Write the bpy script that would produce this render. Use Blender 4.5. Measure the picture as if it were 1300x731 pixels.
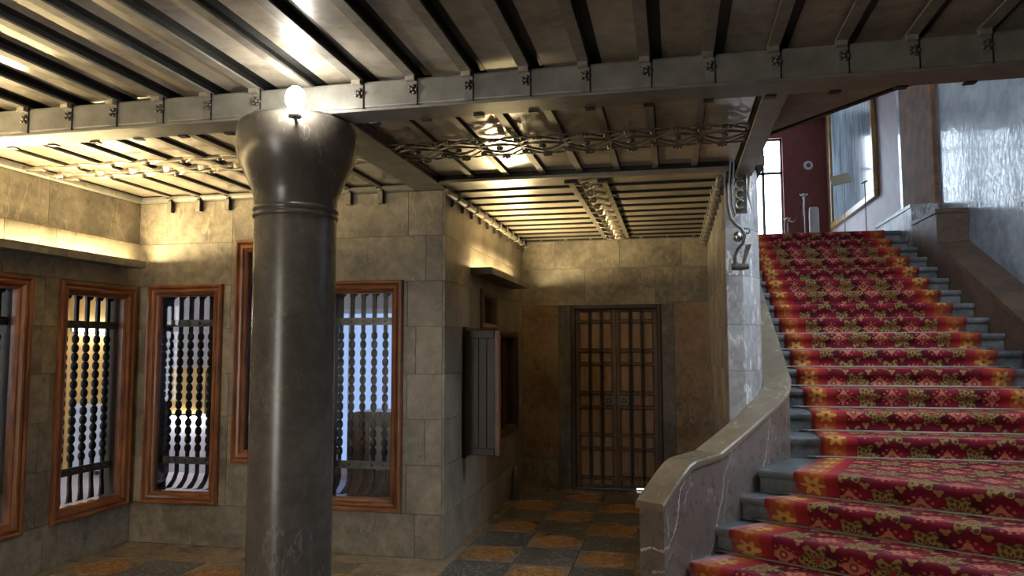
import bpy, math, random
from mathutils import Vector, Matrix
random.seed(7)
SC = bpy.context.scene
COL = SC.collection
for o in list(bpy.data.objects): bpy.data.objects.remove(o)
R = math.radians
# ------------------------------------------------------------------ camera
F_PX, YAW, PITCH, ROLL, EYE = 960.09, 0.2107, 0.0794, -0.0023, 1.6
cd = bpy.data.cameras.new('camera'); cam = bpy.data.objects.new('camera', cd); COL.objects.link(cam)
cd.sensor_width = 36; cd.lens = F_PX / 1300 * 36; cd.clip_start = .02; cd.clip_end = 200
fw = Vector((-math.sin(YAW)*math.cos(PITCH), math.cos(YAW)*math.cos(PITCH), math.sin(PITCH)))
r0 = Vector((math.cos(YAW), math.sin(YAW), 0)); u0 = r0.cross(fw)
r1 = r0*math.cos(ROLL) + u0*math.sin(ROLL); u1 = -r0*math.sin(ROLL) + u0*math.cos(ROLL)
M = Matrix((r1, u1, -fw)).transposed().to_4x4(); M.translation = (0, 0, EYE)
cam.matrix_world = M
SC.camera = cam
# ------------------------------------------------------------------ world, exposure
w = bpy.data.worlds.new('sky'); SC.world = w; w.use_nodes = True
w.node_tree.nodes['Background'].inputs[0].default_value = (.62, .78, 1, 1)
w.node_tree.nodes['Background'].inputs[1].default_value = 1.0
SC.view_settings.view_transform = 'Standard'; SC.view_settings.look = 'None'
SC.view_settings.exposure = 0.75; SC.view_settings.gamma = 1; SC.view_settings.use_curve_mapping = False
DAY = 9.5        # brightness of the overcast sky seen in the stair windows
STAIRFILL = 11.5   # unseen windows added over the stairs as fill light
LAMP = 75.0      # capital lamp bulb
STRIP = 420.0      # warm light strips lying on the wall shelves
ENTRY = 6.5      # daylight in the glazed entrance behind the camera
ROOMLIGHT = 5.0   # unseen window added to brighten the room behind the iron windows

# ------------------------------------------------------------------ materials
class X:
    """tiny expression -> shader math nodes"""
    def __init__(s, nt, v): s.nt, s.v = nt, v
    def op(s, name, *a):
        n = s.nt.nodes.new('ShaderNodeMath'); n.operation = name
        for i, q in enumerate((s,)+a):
            q = q.v if isinstance(q, X) else q
            if isinstance(q, (int, float)): n.inputs[i].default_value = q
            else: s.nt.links.new(q, n.inputs[i])
        return X(s.nt, n.outputs[0])
    def __add__(s, o): return s.op('ADD', o)
    __radd__ = __add__
    def __sub__(s, o): return s.op('SUBTRACT', o)
    def __rsub__(s, o): return X(s.nt, o).op('SUBTRACT', s)
    def __mul__(s, o): return s.op('MULTIPLY', o)
    __rmul__ = __mul__
    def __truediv__(s, o): return s.op('DIVIDE', o)
    def lt(s, o): return s.op('LESS_THAN', o)
    def gt(s, o): return s.op('GREATER_THAN', o)
    def cos(s): return s.op('COSINE')
    def sin(s): return s.op('SINE')
    def abs(s): return s.op('ABSOLUTE')
    def fract(s): return s.op('FRACT')
    def sqrt(s): return s.op('SQRT')
    def mx(s, o): return s.op('MAXIMUM', o)
    def mn(s, o): return s.op('MINIMUM', o)
    def atan2(s, o): return s.op('ARCTAN2', o)

MATS = {}
def newmat(name, rough=.5, metal=0.0, spec=.5):
    m = bpy.data.materials.new(name); m.use_nodes = True
    b = m.node_tree.nodes['Principled BSDF']
    b.inputs['Roughness'].default_value = rough; b.inputs['Metallic'].default_value = metal
    b.inputs['Specular IOR Level'].default_value = spec
    MATS[name] = m
    return m, m.node_tree, b
def node(nt, t, **k):
    n = nt.nodes.new(t)
    for a, v in k.items():
        if a.startswith('i_'): n.inputs[a[2:].replace('_', ' ')].default_value = v
        else: setattr(n, a, v)
    return n
def pos(nt, rnd=0.0):
    g = node(nt, 'ShaderNodeNewGeometry').outputs['Position']
    if rnd:
        oi = node(nt, 'ShaderNodeObjectInfo').outputs['Random']
        a = node(nt, 'ShaderNodeVectorMath', operation='MULTIPLY'); a.inputs[1].default_value = (rnd, rnd*.7, rnd*1.3)
        c = node(nt, 'ShaderNodeCombineXYZ')
        for i in range(3): nt.links.new(oi, c.inputs[i])
        nt.links.new(c.outputs[0], a.inputs[0])
        b = node(nt, 'ShaderNodeVectorMath', operation='ADD')
        nt.links.new(g, b.inputs[0]); nt.links.new(a.outputs[0], b.inputs[1])
        return b.outputs[0]
    return g
def noise(nt, vec, scale, detail=4, rough=.55, dist=0):
    n = node(nt, 'ShaderNodeTexNoise', i_Scale=scale, i_Detail=detail, i_Roughness=rough, i_Distortion=dist)
    nt.links.new(vec, n.inputs['Vector']); return X(nt, n.outputs['Fac'])
def ramp(nt, fac, stops):
    n = node(nt, 'ShaderNodeValToRGB'); cr = n.color_ramp
    while len(cr.elements) < len(stops): cr.elements.new(.5)
    for e, (p, c) in zip(cr.elements, stops): e.position = p; e.color = (*c, 1)
    nt.links.new(fac.v if isinstance(fac, X) else fac, n.inputs[0]); return n.outputs[0]
def mix(nt, fac, a, b, mode='MIX'):
    n = node(nt, 'ShaderNodeMix', data_type='RGBA', blend_type=mode)
    for s, q in ((0, fac), (6, a), (7, b)):
        q = q.v if isinstance(q, X) else q
        if isinstance(q, (int, float)): n.inputs[s].default_value = q
        elif isinstance(q, tuple): n.inputs[s].default_value = (*q, 1)
        else: nt.links.new(q, n.inputs[s])
    return n.outputs[2]
def bump(nt, b, fac, strength=.2, dist=.01):
    n = node(nt, 'ShaderNodeBump', i_Strength=strength, i_Distance=dist)
    nt.links.new(fac.v, n.inputs['Height']); nt.links.new(n.outputs[0], b.inputs['Normal'])

def stone(name, dark, mid, light, vein, rough=.35, scale=1.6, vein_amt=.7, rnd=40.0, veinscale=1.1, bmp=.12, width=.012, rvar=1.0, coat=0.0, vdir=None):
    m, nt, b = newmat(name, rough)
    p = pos(nt, rnd)
    n1 = noise(nt, p, scale*1.3, 6, .62, .4); n2 = noise(nt, p, scale*9, 5, .65); n3 = noise(nt, p, scale*40, 2)
    c = ramp(nt, n1*.62 + n2*.38, [(.39, dark), (.5, mid), (.62, light)])
    mp = node(nt, 'ShaderNodeMapping'); mp.inputs['Rotation'].default_value = (.35, .5, .4); mp.inputs['Scale'].default_value = (1, 1, .32); nt.links.new(p, mp.inputs[0])
    v1 = noise(nt, mp.outputs[0], veinscale*1.6, 6, .62, .25)
    l1 = ((v1-.5).abs()).lt(width*.55) * noise(nt, p, 1.9).gt(.46)
    v2 = noise(nt, mp.outputs[0], veinscale*5.5, 5, .6, .2)
    l2 = ((v2-.52).abs()).lt(width*.9) * noise(nt, p, 3.1).gt(.55)
    if vdir:
        dp = node(nt, 'ShaderNodeVectorMath', operation='DOT_PRODUCT'); nt.links.new(node(nt, 'ShaderNodeNewGeometry').outputs['Position'], dp.inputs[0]); dp.inputs[1].default_value = vdir
        g0 = node(nt, 'ShaderNodeNewGeometry').outputs['Position']
        fr = (X(nt, dp.outputs['Value']) + noise(nt, g0, 2.2, 6, .65)*.55).fract()
        l1 = ((fr-.5).abs()).lt(.009) + ((fr-.62).abs()).lt(.004)*noise(nt, g0, 4.0).gt(.5)
    oi = X(nt, node(nt, 'ShaderNodeObjectInfo').outputs['Random'])
    c = mix(nt, (l1 + l2*.45)*vein_amt, c, vein)
    c = mix(nt, 1.0, c, ramp(nt, oi, [(0, (.86, .86, .86)), (1, (1.1, 1.08, 1.04))]), 'MULTIPLY')
    nt.links.new(c, b.inputs['Base Color'])
    rr = ramp(nt, n2, [(.3, (rough*(1-.3*rvar),)*3), (.7, (min(1, rough*(1+.35*rvar)),)*3)])
    if coat: b.inputs['Coat Weight'].default_value = coat; b.inputs['Coat IOR'].default_value = 2.1 if coat > .9 else 1.6; b.inputs['Coat Roughness'].default_value = .14
    nt.links.new(rr, b.inputs['Roughness'])
    if bmp: bump(nt, b, n2*.6 + n3*.4, bmp, .006)
    return m
stone('wall_marble', (.13, .115, .093), (.225, .2, .162), (.34, .305, .243), (.47, .43, .33), .38, vein_amt=.3, width=.012)
stone('plinth_marble', (.14, .112, .098), (.162, .131, .116), (.188, .155, .139), (.72, .67, .62), .28, 1.4, .7, veinscale=.45, width=.006, bmp=.01, rnd=7.0, rvar=.3, vdir=(1.15, 1.65, -.85))
stone('stair_wall_marble', (.24, .235, .24), (.34, .335, .34), (.45, .445, .45), (.75, .74, .74), .25, 1.6, .6, veinscale=1.6, width=.02, bmp=.01, rvar=.2)
stone('column_marble', (.085, .077, .068), (.108, .099, .089), (.138, .128, .115), (.30, .285, .26), .27, 2.2, .3, veinscale=.8, width=.006, bmp=.0, rvar=.0)
stone('brown_panel', (.13, .085, .052), (.23, .155, .10), (.32, .22, .145), (.45, .34, .2), .42, 1.6, .3)
stone('grey_band', (.06, .06, .055), (.11, .108, .1), (.17, .165, .15), (.35, .33, .28), .4, 2, .25)
stone('step_stone', (.065, .072, .078), (.125, .135, .14), (.2, .21, .215), (.3, .3, .3), .45, 3, .2)
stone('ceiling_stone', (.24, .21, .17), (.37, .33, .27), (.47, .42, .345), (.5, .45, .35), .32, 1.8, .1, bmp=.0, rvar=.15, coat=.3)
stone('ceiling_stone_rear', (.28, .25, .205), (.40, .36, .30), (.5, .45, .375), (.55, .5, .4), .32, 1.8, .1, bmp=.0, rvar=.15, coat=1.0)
stone('soffit_stone', (.2, .17, .14), (.27, .24, .2), (.34, .3, .25), (.4, .35, .3), .8, 2, .1, bmp=.0)
stone('rail_cap', (.17, .135, .095), (.2, .16, .112), (.235, .19, .135), (.42, .37, .28), .25, 1.2, .4, bmp=.01, rvar=.3)
stone('floor_border', (.15, .11, .07), (.22, .165, .105), (.29, .22, .15), (.36, .3, .2), .2, 3, .3, bmp=.03)
stone('dark_brown_stone', (.06, .036, .022), (.11, .066, .04), (.16, .098, .06), (.22, .15, .09), .5, 2.2, .2)

def simple(name, col, rough=.5, metal=0.0, var=.25, scale=12, bmp=0.08):
    m, nt, b = newmat(name, rough, metal)
    p = pos(nt, 10); n = noise(nt, p, scale, 5, .6)
    lo = tuple(max(0, c*(1-var)) for c in col); hi = tuple(min(1, c*(1+var)) for c in col)
    nt.links.new(ramp(nt, n, [(.35, lo), (.65, hi)]), b.inputs['Base Color'])
    if bmp: bump(nt, b, n, bmp, .004)
    return m
simple('beam_paint', (.19, .187, .172), .42, .1, .2, 9)
simple('joist_paint', (.2, .185, .16), .5, .05, .2, 14)
simple('black_iron', (.02, .02, .02), .45, .6, .3, 20)
simple('dark_iron', (.12, .113, .10), .36, .35, .3, 20)
simple('bright_iron', (.36, .33, .28), .3, .5, .2, 25)
simple('brass', (.30, .22, .12), .3, .9, .2, 30)
simple('rod_metal', (.28, .25, .21), .35, .6, .15, 30)
simple('steel', (.55, .56, .58), .25, 1.0, .1, 30)
simple('red_wall', (.17, .035, .028), .6, 0, .15, 4)
simple('pink_wall', (.42, .33, .34), .55, 0, .1, 4)
simple('white_plaster', (.62, .62, .62), .7, 0, .06, 3)
simple('blue_plaster', (.50, .58, .72), .6, 0, .05, 2)
simple('lavender_wall', (.40, .39, .46), .6, 0, .08, 2)
simple('yellow_wall', (.62, .42, .16), .5, 0, .1, 3)
simple('dark_plaster', (.07, .06, .055), .7, 0, .2, 3)
simple('plastic_white', (.7, .7, .68), .4, 0, .03, 5)
simple('red_rope', (.2, .05, .04), .8, 0, .2, 80)
simple('paper', (.72, .66, .5), .6, 0, .05, 10)
simple('matt_brown', (.24, .115, .055), .75, 0, .35, 5, .1)
simple('mortar', (.05, .043, .035), .8, 0, .2, 30)

def wood(name, a, b_, c, rough=.32, axis='Z'):
    m, nt, b = newmat(name, rough)
    tc = node(nt, 'ShaderNodeNewGeometry').outputs['Position']
    mp = node(nt, 'ShaderNodeMapping'); mp.inputs['Scale'].default_value = (1, 1, .07) if axis == 'Z' else (.07, .07, 1)
    nt.links.new(tc, mp.inputs[0])
    n = noise(nt, mp.outputs[0], 55, 5, .6, .6); n2 = noise(nt, tc, 5, 2)
    nt.links.new(ramp(nt, n*.7+n2*.3, [(.35, a), (.5, b_), (.66, c)]), b.inputs['Base Color'])
    bump(nt, b, n, .15, .003)
    return m
wood('frame_wood', (.085, .028, .012), (.19, .07, .028), (.32, .135, .055), .28)
wood('frame_wood_flat', (.085, .028, .012), (.19, .07, .028), (.32, .135, .055), .28, 'X')
wood('dark_wood', (.018, .012, .009), (.035, .022, .015), (.06, .036, .024), .35)
wood('door_wood', (.17, .105, .06), (.28, .18, .11), (.38, .25, .155), .5)
wood('door_frame_wood', (.075, .046, .027), (.13, .08, .047), (.19, .12, .07), .45)
wood('gilt', (.22, .12, .03), (.38, .22, .06), (.5, .32, .1), .3)

def emis(name, col, s):
    m = bpy.data.materials.new(name); m.use_nodes = True; nt = m.node_tree; nt.nodes.clear()
    o = node(nt, 'ShaderNodeOutputMaterial'); e = node(nt, 'ShaderNodeEmission')
    e.inputs[0].default_value = (*col, 1); e.inputs[1].default_value = s
    nt.links.new(e.outputs[0], o.inputs[0]); MATS[name] = m
emis('bulb_glow', (1, .93, .8), LAMP)
emis('warm_strip', (1, .76, .38), STRIP)
emis('sky_pane', (.70, .84, 1.0), DAY)
emis('stair_fill_pane', (.74, .86, 1.0), STAIRFILL)
emis('entry_pane', (1.0, .93, .82), ENTRY)
emis('room_fill_pane', (.85, .88, 1.0), ROOMLIGHT)
emis('white_tube', (1, .93, .9), 25)
emis('room_daylight', (.33, .47, .85), .75)
emis('door_gap_light', (.8, .9, 1.0), 6)

def glass():
    m = bpy.data.materials.new('pane_glass'); m.use_nodes = True; nt = m.node_tree; nt.nodes.clear()
    o = node(nt, 'ShaderNodeOutputMaterial'); mx = node(nt, 'ShaderNodeMixShader')
    t = node(nt, 'ShaderNodeBsdfTransparent'); t.inputs[0].default_value = (.93, .95, .95, 1)
    g = node(nt, 'ShaderNodeBsdfGlossy'); g.inputs['Roughness'].default_value = .02
    ge = node(nt, 'ShaderNodeNewGeometry'); dt = node(nt, 'ShaderNodeVectorMath', operation='DOT_PRODUCT')
    nt.links.new(ge.outputs['Normal'], dt.inputs[0]); nt.links.new(ge.outputs['Incoming'], dt.inputs[1])
    fr = (1.0 - X(nt, dt.outputs['Value']).abs()).op('POWER', 5.0)*.95 + .04
    nt.links.new(fr.v, mx.inputs[0]); nt.links.new(t.outputs[0], mx.inputs[1]); nt.links.new(g.outputs[0], mx.inputs[2])
    nt.links.new(mx.outputs[0], o.inputs[0]); MATS['pane_glass'] = m
glass()
def mosaic(name, cols, scale=70, rough=.3):
    m, nt, b = newmat(name, rough)
    p = pos(nt); v = node(nt, 'ShaderNodeTexVoronoi', i_Scale=scale); nt.links.new(p, v.inputs['Vector'])
    cc = node(nt, 'ShaderNodeSeparateColor'); nt.links.new(v.outputs['Color'], cc.inputs[0])
    n = noise(nt, p, 6, 3)
    k = X(nt, cc.outputs[0])*.7 + n*.3
    c = ramp(nt, k, [(.25, cols[0]), (.5, cols[1]), (.72, cols[2]), (.85, cols[3])])
    e = node(nt, 'ShaderNodeTexVoronoi', i_Scale=scale, feature='DISTANCE_TO_EDGE'); nt.links.new(p, e.inputs['Vector'])
    d = X(nt, e.outputs['Distance'])
    c = mix(nt, d.lt(.06), c, (.03, .025, .02))
    nt.links.new(c, b.inputs['Base Color']); bump(nt, b, d.mn(.12), .25, .01)
mosaic('mosaic_grey', ((.035, .035, .034), (.09, .09, .085), (.22, .215, .2), (.5, .48, .44)))
mosaic('mosaic_orange', ((.30, .13, .04), (.42, .20, .065), (.54, .29, .11), (.62, .38, .17)), 34)

def mirror_wall():
    m, nt, b = newmat('polished_wall', .3, 0, .3)
    p = pos(nt); n = noise(nt, p, 2.2, 6, .6, .8); n2 = noise(nt, p, 9, 4, .6, .5)
    nt.links.new(ramp(nt, n*.6+n2*.4, [(.35, (.15, .18, .21)), (.5, (.28, .33, .37)), (.65, (.44, .49, .52))]), b.inputs['Base Color'])
    b.inputs['Coat Weight'].default_value = .4; b.inputs['Coat IOR'].default_value = 1.5; b.inputs['Coat Roughness'].default_value = .02
    mp = node(nt, 'ShaderNodeMapping'); mp.inputs['Scale'].default_value = (1, 1.6, .8); nt.links.new(p, mp.inputs[0])
    h = noise(nt, mp.outputs[0], 9, 2, .5, .5)
    bm = node(nt, 'ShaderNodeBump', i_Strength=.22, i_Distance=.010); nt.links.new(h.v, bm.inputs['Height'])
    nt.links.new(bm.outputs[0], b.inputs['Normal']); nt.links.new(bm.outputs[0], b.inputs['Coat Normal'])
mirror_wall()
def picture():
    m, nt, b = newmat('picture_surface', .12, 0, .6)
    p = pos(nt); mp = node(nt, 'ShaderNodeMapping'); mp.inputs['Scale'].default_value = (1, 1.8, .35); nt.links.new(p, mp.inputs[0])
    n = noise(nt, mp.outputs[0], 3.0, 6, .65, .6)
    nt.links.new(ramp(nt, n, [(.3, (.13, .19, .23)), (.5, (.34, .43, .5)), (.68, (.55, .64, .7))]), b.inputs['Base Color'])
picture()

def carpet_mat():
    m, nt, b = newmat('stair_carpet', .85, 0, .2)
    b.inputs['Sheen Weight'].default_value = .35; b.inputs['Sheen Roughness'].default_value = .4
    b.inputs['Sheen Tint'].default_value = (1, .55, .6, 1)
    uvn = node(nt, 'ShaderNodeUVMap'); uvn.uv_map = 'UVMap'
    s = node(nt, 'ShaderNodeSeparateXYZ'); nt.links.new(uvn.outputs[0], s.inputs[0])
    u, v = X(nt, s.outputs[0]), X(nt, s.outputs[1])
    nz = noise(nt, uvn.outputs[0], 60, 3)
    nb = noise(nt, uvn.outputs[0], 26, 4, .6)
    W = 1.714; PU, PV = .368, .46
    ud = u + (nb-.5)*.010; vd = v + (nb-.5)*.010
    def cell(cu, cv, pu, pv):      # local coordinates around a lattice point
        a = ((ud - cu)/pu + .5).fract() - .5; c = ((vd - cv)/pv + .5).fract() - .5
        return a*pu, c*pv
    def blob(a, c, r, k, amp, ph=0.0, sq=1.0):
        c2 = c*sq
        rr = (a*a + c2*c2).sqrt(); th = c2.atan2(a)
        return rr, (rr/((th*float(k)+ph).cos()*amp + 1.0)).lt(r)
    field = ramp(nt, nb*.5 + ((u*(2*math.pi/PU)).cos()*(v*(2*math.pi/PV)).cos()*.25+.25), [(.3, (.065, .003, .012)), (.5, (.15, .006, .02)), (.75, (.23, .010, .028))])
    col = field
    # dotted rings and pink rosettes
    for cu, cv in ((PU/2, 0), (0, PV/2)):
        for du in (-.0, ):
            a, c = cell(W/2+cu, cv, PU, PV)
            rr, inside = blob(a, c, .050, 4, .18)
            th = c.atan2(a)
            ring = ((rr-.068).abs()).lt(.008)*((th*12.0).cos()).gt(.2)
            col = mix(nt, ring, col, (.42, .12, .07))
            col = mix(nt, inside, col, (.50, .17, .10))
            col = mix(nt, rr.lt(.024), col, (.26, .03, .05))
            col = mix(nt, rr.lt(.011), col, (.55, .28, .12))
    # large gold motifs
    for cu, cv in ((0, 0), (PU/2, PV/2)):
        a, c = cell(W/2+cu, cv, PU, PV)
        rr, inside = blob(a, c, .083, 6, .24, .5, .85)
        th = c.atan2(a)
        lace = ((th*9.0).cos()*((rr*150.0).cos()) + (nz-.5)*2.0).gt(-.12)
        col = mix(nt, inside*lace, col, (.29, .20, .065))
        col = mix(nt, inside*(1.0-lace), col, (.10, .045, .02))
        col = mix(nt, rr.lt(.016), col, (.28, .03, .03))
    # small sprigs
    a, c = cell(W/2+PU/4, PV/4, PU/2, PV/2)
    rr, inside = blob(a, c, .022, 3, .35, 1.57)
    col = mix(nt, inside*.85, col, (.36, .22, .08))
    # borders
    BW = .255
    uu = u.mn(W - u)
    inb = uu.lt(BW)
    bcol = ramp(nt, uu/BW, [(0, (.26, .02, .016)), (.10, (.33, .035, .02)), (.14, (.40, .075, .022)), (.66, (.42, .09, .026)), (.72, (.36, .03, .025)), (1, (.25, .012, .025))])
    PB = .249
    a = uu - .105 + (nb-.5)*.008; c = (((vd+.085)/PB + .5).fract() - .5)*PB
    rr, inside = blob(a, c, .056, 6, .34)
    bcol = mix(nt, inside*.9, bcol, (.62, .37, .10))
    bcol = mix(nt, rr.lt(.015), bcol, (.38, .07, .02))
    cc2 = ((vd+.085)/PB).fract()*PB - PB/2
    rr2, in2 = blob(a, cc2, .03, 4, .4)
    bcol = mix(nt, in2*.8, bcol, (.48, .2, .06))
    col = mix(nt, inb, col, bcol)
    col = mix(nt, (nz-.5).abs()*.8, col, (.05, .01, .01))
    nt.links.new(col, b.inputs['Base Color'])
    bump(nt, b, nz, .3, .004)
carpet_mat()
M_ = MATS

# ------------------------------------------------------------------ mesh helpers
class MB:
    def __init__(s): s.v = []; s.f = []; s.smooth = []
    def add(s, vs, fs, smooth=False):
        k = len(s.v); s.v += [tuple(p) for p in vs]
        for f in fs: s.f.append(tuple(i+k for i in f)); s.smooth.append(smooth)
        return s
    def box(s, x0, y0, z0, x1, y1, z1):
        x0, x1 = min(x0, x1), max(x0, x1); y0, y1 = min(y0, y1), max(y0, y1); z0, z1 = min(z0, z1), max(z0, z1)
        vs = [(x0, y0, z0), (x1, y0, z0), (x1, y1, z0), (x0, y1, z0), (x0, y0, z1), (x1, y0, z1), (x1, y1, z1), (x0, y1, z1)]
        return s.add(vs, [(3, 2, 1, 0), (4, 5, 6, 7), (0, 1, 5, 4), (1, 2, 6, 5), (2, 3, 7, 6), (3, 0, 4, 7)])
    def prism(s, poly, z0, z1):           # plan polygon, counter-clockwise
        n = len(poly)
        vs = [(x, y, z0) for x, y in poly] + [(x, y, z1) for x, y in poly]
        fs = [tuple(range(n-1, -1, -1)), tuple(range(n, 2*n))] + [(i, (i+1) % n, n+(i+1) % n, n+i) for i in range(n)]
        return s.add(vs, fs)
    def loft(s, rings, closed=True, caps=True, smooth=False):
        n = len(rings[0]); vs = [p for r in rings for p in r]; fs = []
        for k in range(len(rings)-1):
            for i in range(n if closed else n-1):
                j = (i+1) % n
                fs.append((k*n+i, k*n+j, (k+1)*n+j, (k+1)*n+i))
        s.add(vs, fs, smooth)
        if caps:
            s.add(rings[0], [tuple(range(n-1, -1, -1))]); s.add(rings[-1], [tuple(range(n))])
        return s
    def lathe(s, prof, seg=20, c=(0, 0), smooth=True):   # prof [(r,z)]
        rings = [[(c[0]+r*math.cos(2*math.pi*i/seg), c[1]+r*math.sin(2*math.pi*i/seg), z) for i in range(seg)] for r, z in prof]
        return s.loft(rings, True, True, smooth)
    def tube(s, pts, rad, seg=8, flat=1.0, twist=0.0, smooth=True):
        pts = [Vector(p) for p in pts]; rings = []
        rads = rad if isinstance(rad, (list, tuple)) else [rad]*len(pts)
        t0 = (pts[1]-pts[0]).normalized()
        up = Vector((0, 0, 1)) if abs(t0.z) < .9 else Vector((0, 1, 0))
        for i, p in enumerate(pts):
            t = (pts[min(i+1, len(pts)-1)] - pts[max(i-1, 0)]).normalized()
            a = t.cross(up)
            if a.length < 1e-4: a = t.cross(Vector((1, 0, 0)))
            a.normalize(); b = a.cross(t).normalized(); up = b
            ring = []
            for k in range(seg):
                th = 2*math.pi*k/seg + (math.pi/4 if seg == 4 else 0); ca, sa = math.cos(th), math.sin(th)*flat
                tw = twist*i; ca, sa = ca*math.cos(tw)-sa*math.sin(tw), ca*math.sin(tw)+sa*math.cos(tw)
                ring.append(tuple(p + a*(rads[i]*ca) + b*(rads[i]*sa)))
            rings.append(ring)
        return s.loft(rings, True, True, smooth and seg > 4)
    def ball(s, c, r, seg=8, rings=5, sx=1, sy=1, sz=1):
        prof = []
        rr = [[(c[0]+sx*r*math.sin(math.pi*k/rings)*math.cos(2*math.pi*i/seg), c[1]+sy*r*math.sin(math.pi*k/rings)*math.sin(2*math.pi*i/seg), c[2]-sz*r*math.cos(math.pi*k/rings)) for i in range(seg)] for k in range(1, rings)]
        s.loft(rr, True, False, True)
        n = len(s.v); s.v += [(c[0], c[1], c[2]-sz*r), (c[0], c[1], c[2]+sz*r)]
        b0 = n-len(rr)*seg; b1 = n-seg
        for i in range(seg):
            s.f.append((n, b0+(i+1) % seg, b0+i)); s.smooth.append(True)
            s.f.append((n+1, b1+i, b1+(i+1) % seg)); s.smooth.append(True)
        return s
    def mesh(s, name, mat):
        me = bpy.data.meshes.new(name); me.from_pydata(s.v, [], s.f)
        me.polygons.foreach_set('use_smooth', s.smooth); me.materials.append(M_[mat]); me.update()
        return me
    def build(s, name, mat, parent=None, loc=(0, 0, 0), rz=0):
        return link(name, s.mesh(name, mat), parent, loc, rz)
def link(name, me, parent=None, loc=(0, 0, 0), rz=0, rot=None):
    o = bpy.data.objects.new(name, me); COL.objects.link(o); o.parent = parent
    o.location = loc; o.rotation_euler = rot if rot else (0, 0, rz); return o
def empty(name, loc=(0, 0, 0), rz=0, parent=None):
    o = link(name, None, parent, loc, rz); o.empty_display_size = .1; return o
def tag(o, label=None, cat=None, group=None, kind=None):
    if label: o['label'] = label
    if cat: o['category'] = cat
    if group: o['group'] = group
    if kind: o['kind'] = kind
    return o
def struct(o, label=None, cat=None): return tag(o, label, cat, kind='structure')
def bevel(o, wdt=.004, seg=2):
    md = o.modifiers.new('bevel', 'BEVEL'); md.width = wdt; md.segments = seg; md.limit_method = 'ANGLE'; return o
def cut(rect, holes):                      # rectangles of rect left after taking holes away
    out = [rect]
    for (a0, b0, a1, b1) in holes:
        nxt = []
        for (x0, z0, x1, z1) in out:
            if a0 >= x1-1e-6 or a1 <= x0+1e-6 or b0 >= z1-1e-6 or b1 <= z0+1e-6: nxt.append((x0, z0, x1, z1)); continue
            if a0 > x0: nxt.append((x0, z0, a0, z1))
            if a1 < x1: nxt.append((a1, z0, x1, z1))
            m0, m1 = max(x0, a0), min(x1, a1)
            if b0 > z0: nxt.append((m0, z0, m1, b0))
            if b1 < z1: nxt.append((m0, b1, m1, z1))
        out = nxt
    return out
def slab_wall(name, loc, rz, u0, u1, z0, z1, holes, courses, label, mat='wall_marble', thick=.3, special=(), m0=0.0):
    """wall with holes; its stone slabs are child objects. local x along the wall, local +y into the wall"""
    mb = MB()
    for (a, b, c, d) in cut((u0+m0, z0, u1, z1), holes): mb.box(a, .014, b, c, thick, d)
    o = struct(mb.build(name, 'mortar', None, loc, rz), label, 'wall')
    J = .0018
    for (c0, c1, splits) in courses:
        us = [u0] + [s for s in splits if u0 < s < u1] + [u1]
        for a, b in zip(us, us[1:]):
            for (x0, q0, x1, q1) in cut((a, c0, b, c1), list(holes) + [s[:4] for s in special]):
                if x1-x0 < .012 or q1-q0 < .012: continue
                MB().box(x0+J, random.uniform(0, .0012), q0+J, x1-J, .02, q1-J).build('stone_slab', mat, o)
    for (a, b, c, d, m, dep) in special:
        MB().box(a+J, dep, b+J, c-J, .02, d-J).build('stone_panel', m, o)
    return o

# ------------------------------------------------------------------ key dimensions (metres)
XL, YB, XP, YR, XR = -4.485, 5.648, -1.744, 8.721, .40
ZJ, ZP = 2.88, 2.945                 # joist underside, ceiling panel underside
XS = 3.30                            # stair-side wall on the right
JX = [-.097 + .272*n for n in range(-16, 13)]
# ------------------------------------------------------------------ floor
fl = MB(); fl.box(XL-.3, -2.6, -.2, XS+.3, YB+.3, -.012); fl.box(XP-.3, YB+.3, -.2, XR+.4, YR+.3, -.012)
floor = struct(fl.build('floor', 'mortar'), 'mosaic floor of orange medallions and grey pebble squares', 'floor')
PXC, PYC = .45, .47
tile_me = MB().box(-PXC/2+.003, -PYC/2+.003, -.02, PXC/2-.003, PYC/2-.003, 0).mesh('mosaic_tile', 'mosaic_grey')
tile_b = MB().box(-PXC/2+.003, -PYC/2+.003, -.02, PXC/2-.003, PYC/2-.003, 0).mesh('medallion_tile', 'floor_border')
med_me = MB().lathe([(.19, -.01), (.19, .0015), (.185, .0025)], 28, smooth=False).mesh('medallion', 'mosaic_orange')
def in_lattice(x, y):
    if -4.30 < x < -.30 and y < 5.24: return True
    return -1.70 < x < -.30 and y < 8.55
for k in range(-7, 4):
    for m in range(-12, 7):
        x, y = -1.437 + PXC*k, 5.90 + PYC*m
        if y < 1.6 or not in_lattice(x, y) or x > -.3: continue
        if (k+m) % 2 == 0:
            t = link('medallion_tile', tile_b, floor, (x, y, 0)); link('medallion', med_me, t, (0, 0, 0))
        else: link('mosaic_tile', tile_me, floor, (x, y, 0))
def flag(x0, y0, x1, y1): MB().box(x0+.002, y0+.002, -.02, x1-.002, y1-.002, 0).build('border_slab', 'floor_border', floor)
xs = [-4.475, -3.6, -2.8, -1.9, -1.665]
for a, b in zip(xs, xs[1:]): flag(a, 5.43 if b > -4 else 5.43, b, YB)
x = -4.362
for k in range(-7, 0): pass
for a, b in ((-4.485, -3.3), (-3.3, -2.3), (-2.3, -1.66)): flag(a, 5.20, b, 5.43)
for a, b in ((1.6, 2.8), (2.8, 4.0), (4.0, 5.20)): flag(-4.485, a, -4.362, b)
for a, b in ((5.20, 6.4), (6.4, 7.6), (7.6, 8.72)): flag(XP, a+.45 if a < 5.3 else a, -1.662, b)
for a, b in ((1.6, 2.8), (2.8, 4.0), (4.0, 5.2), (5.2, 6.4), (6.4, 7.6), (7.6, 8.72)): flag(-.312, a, XR, b)
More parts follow.
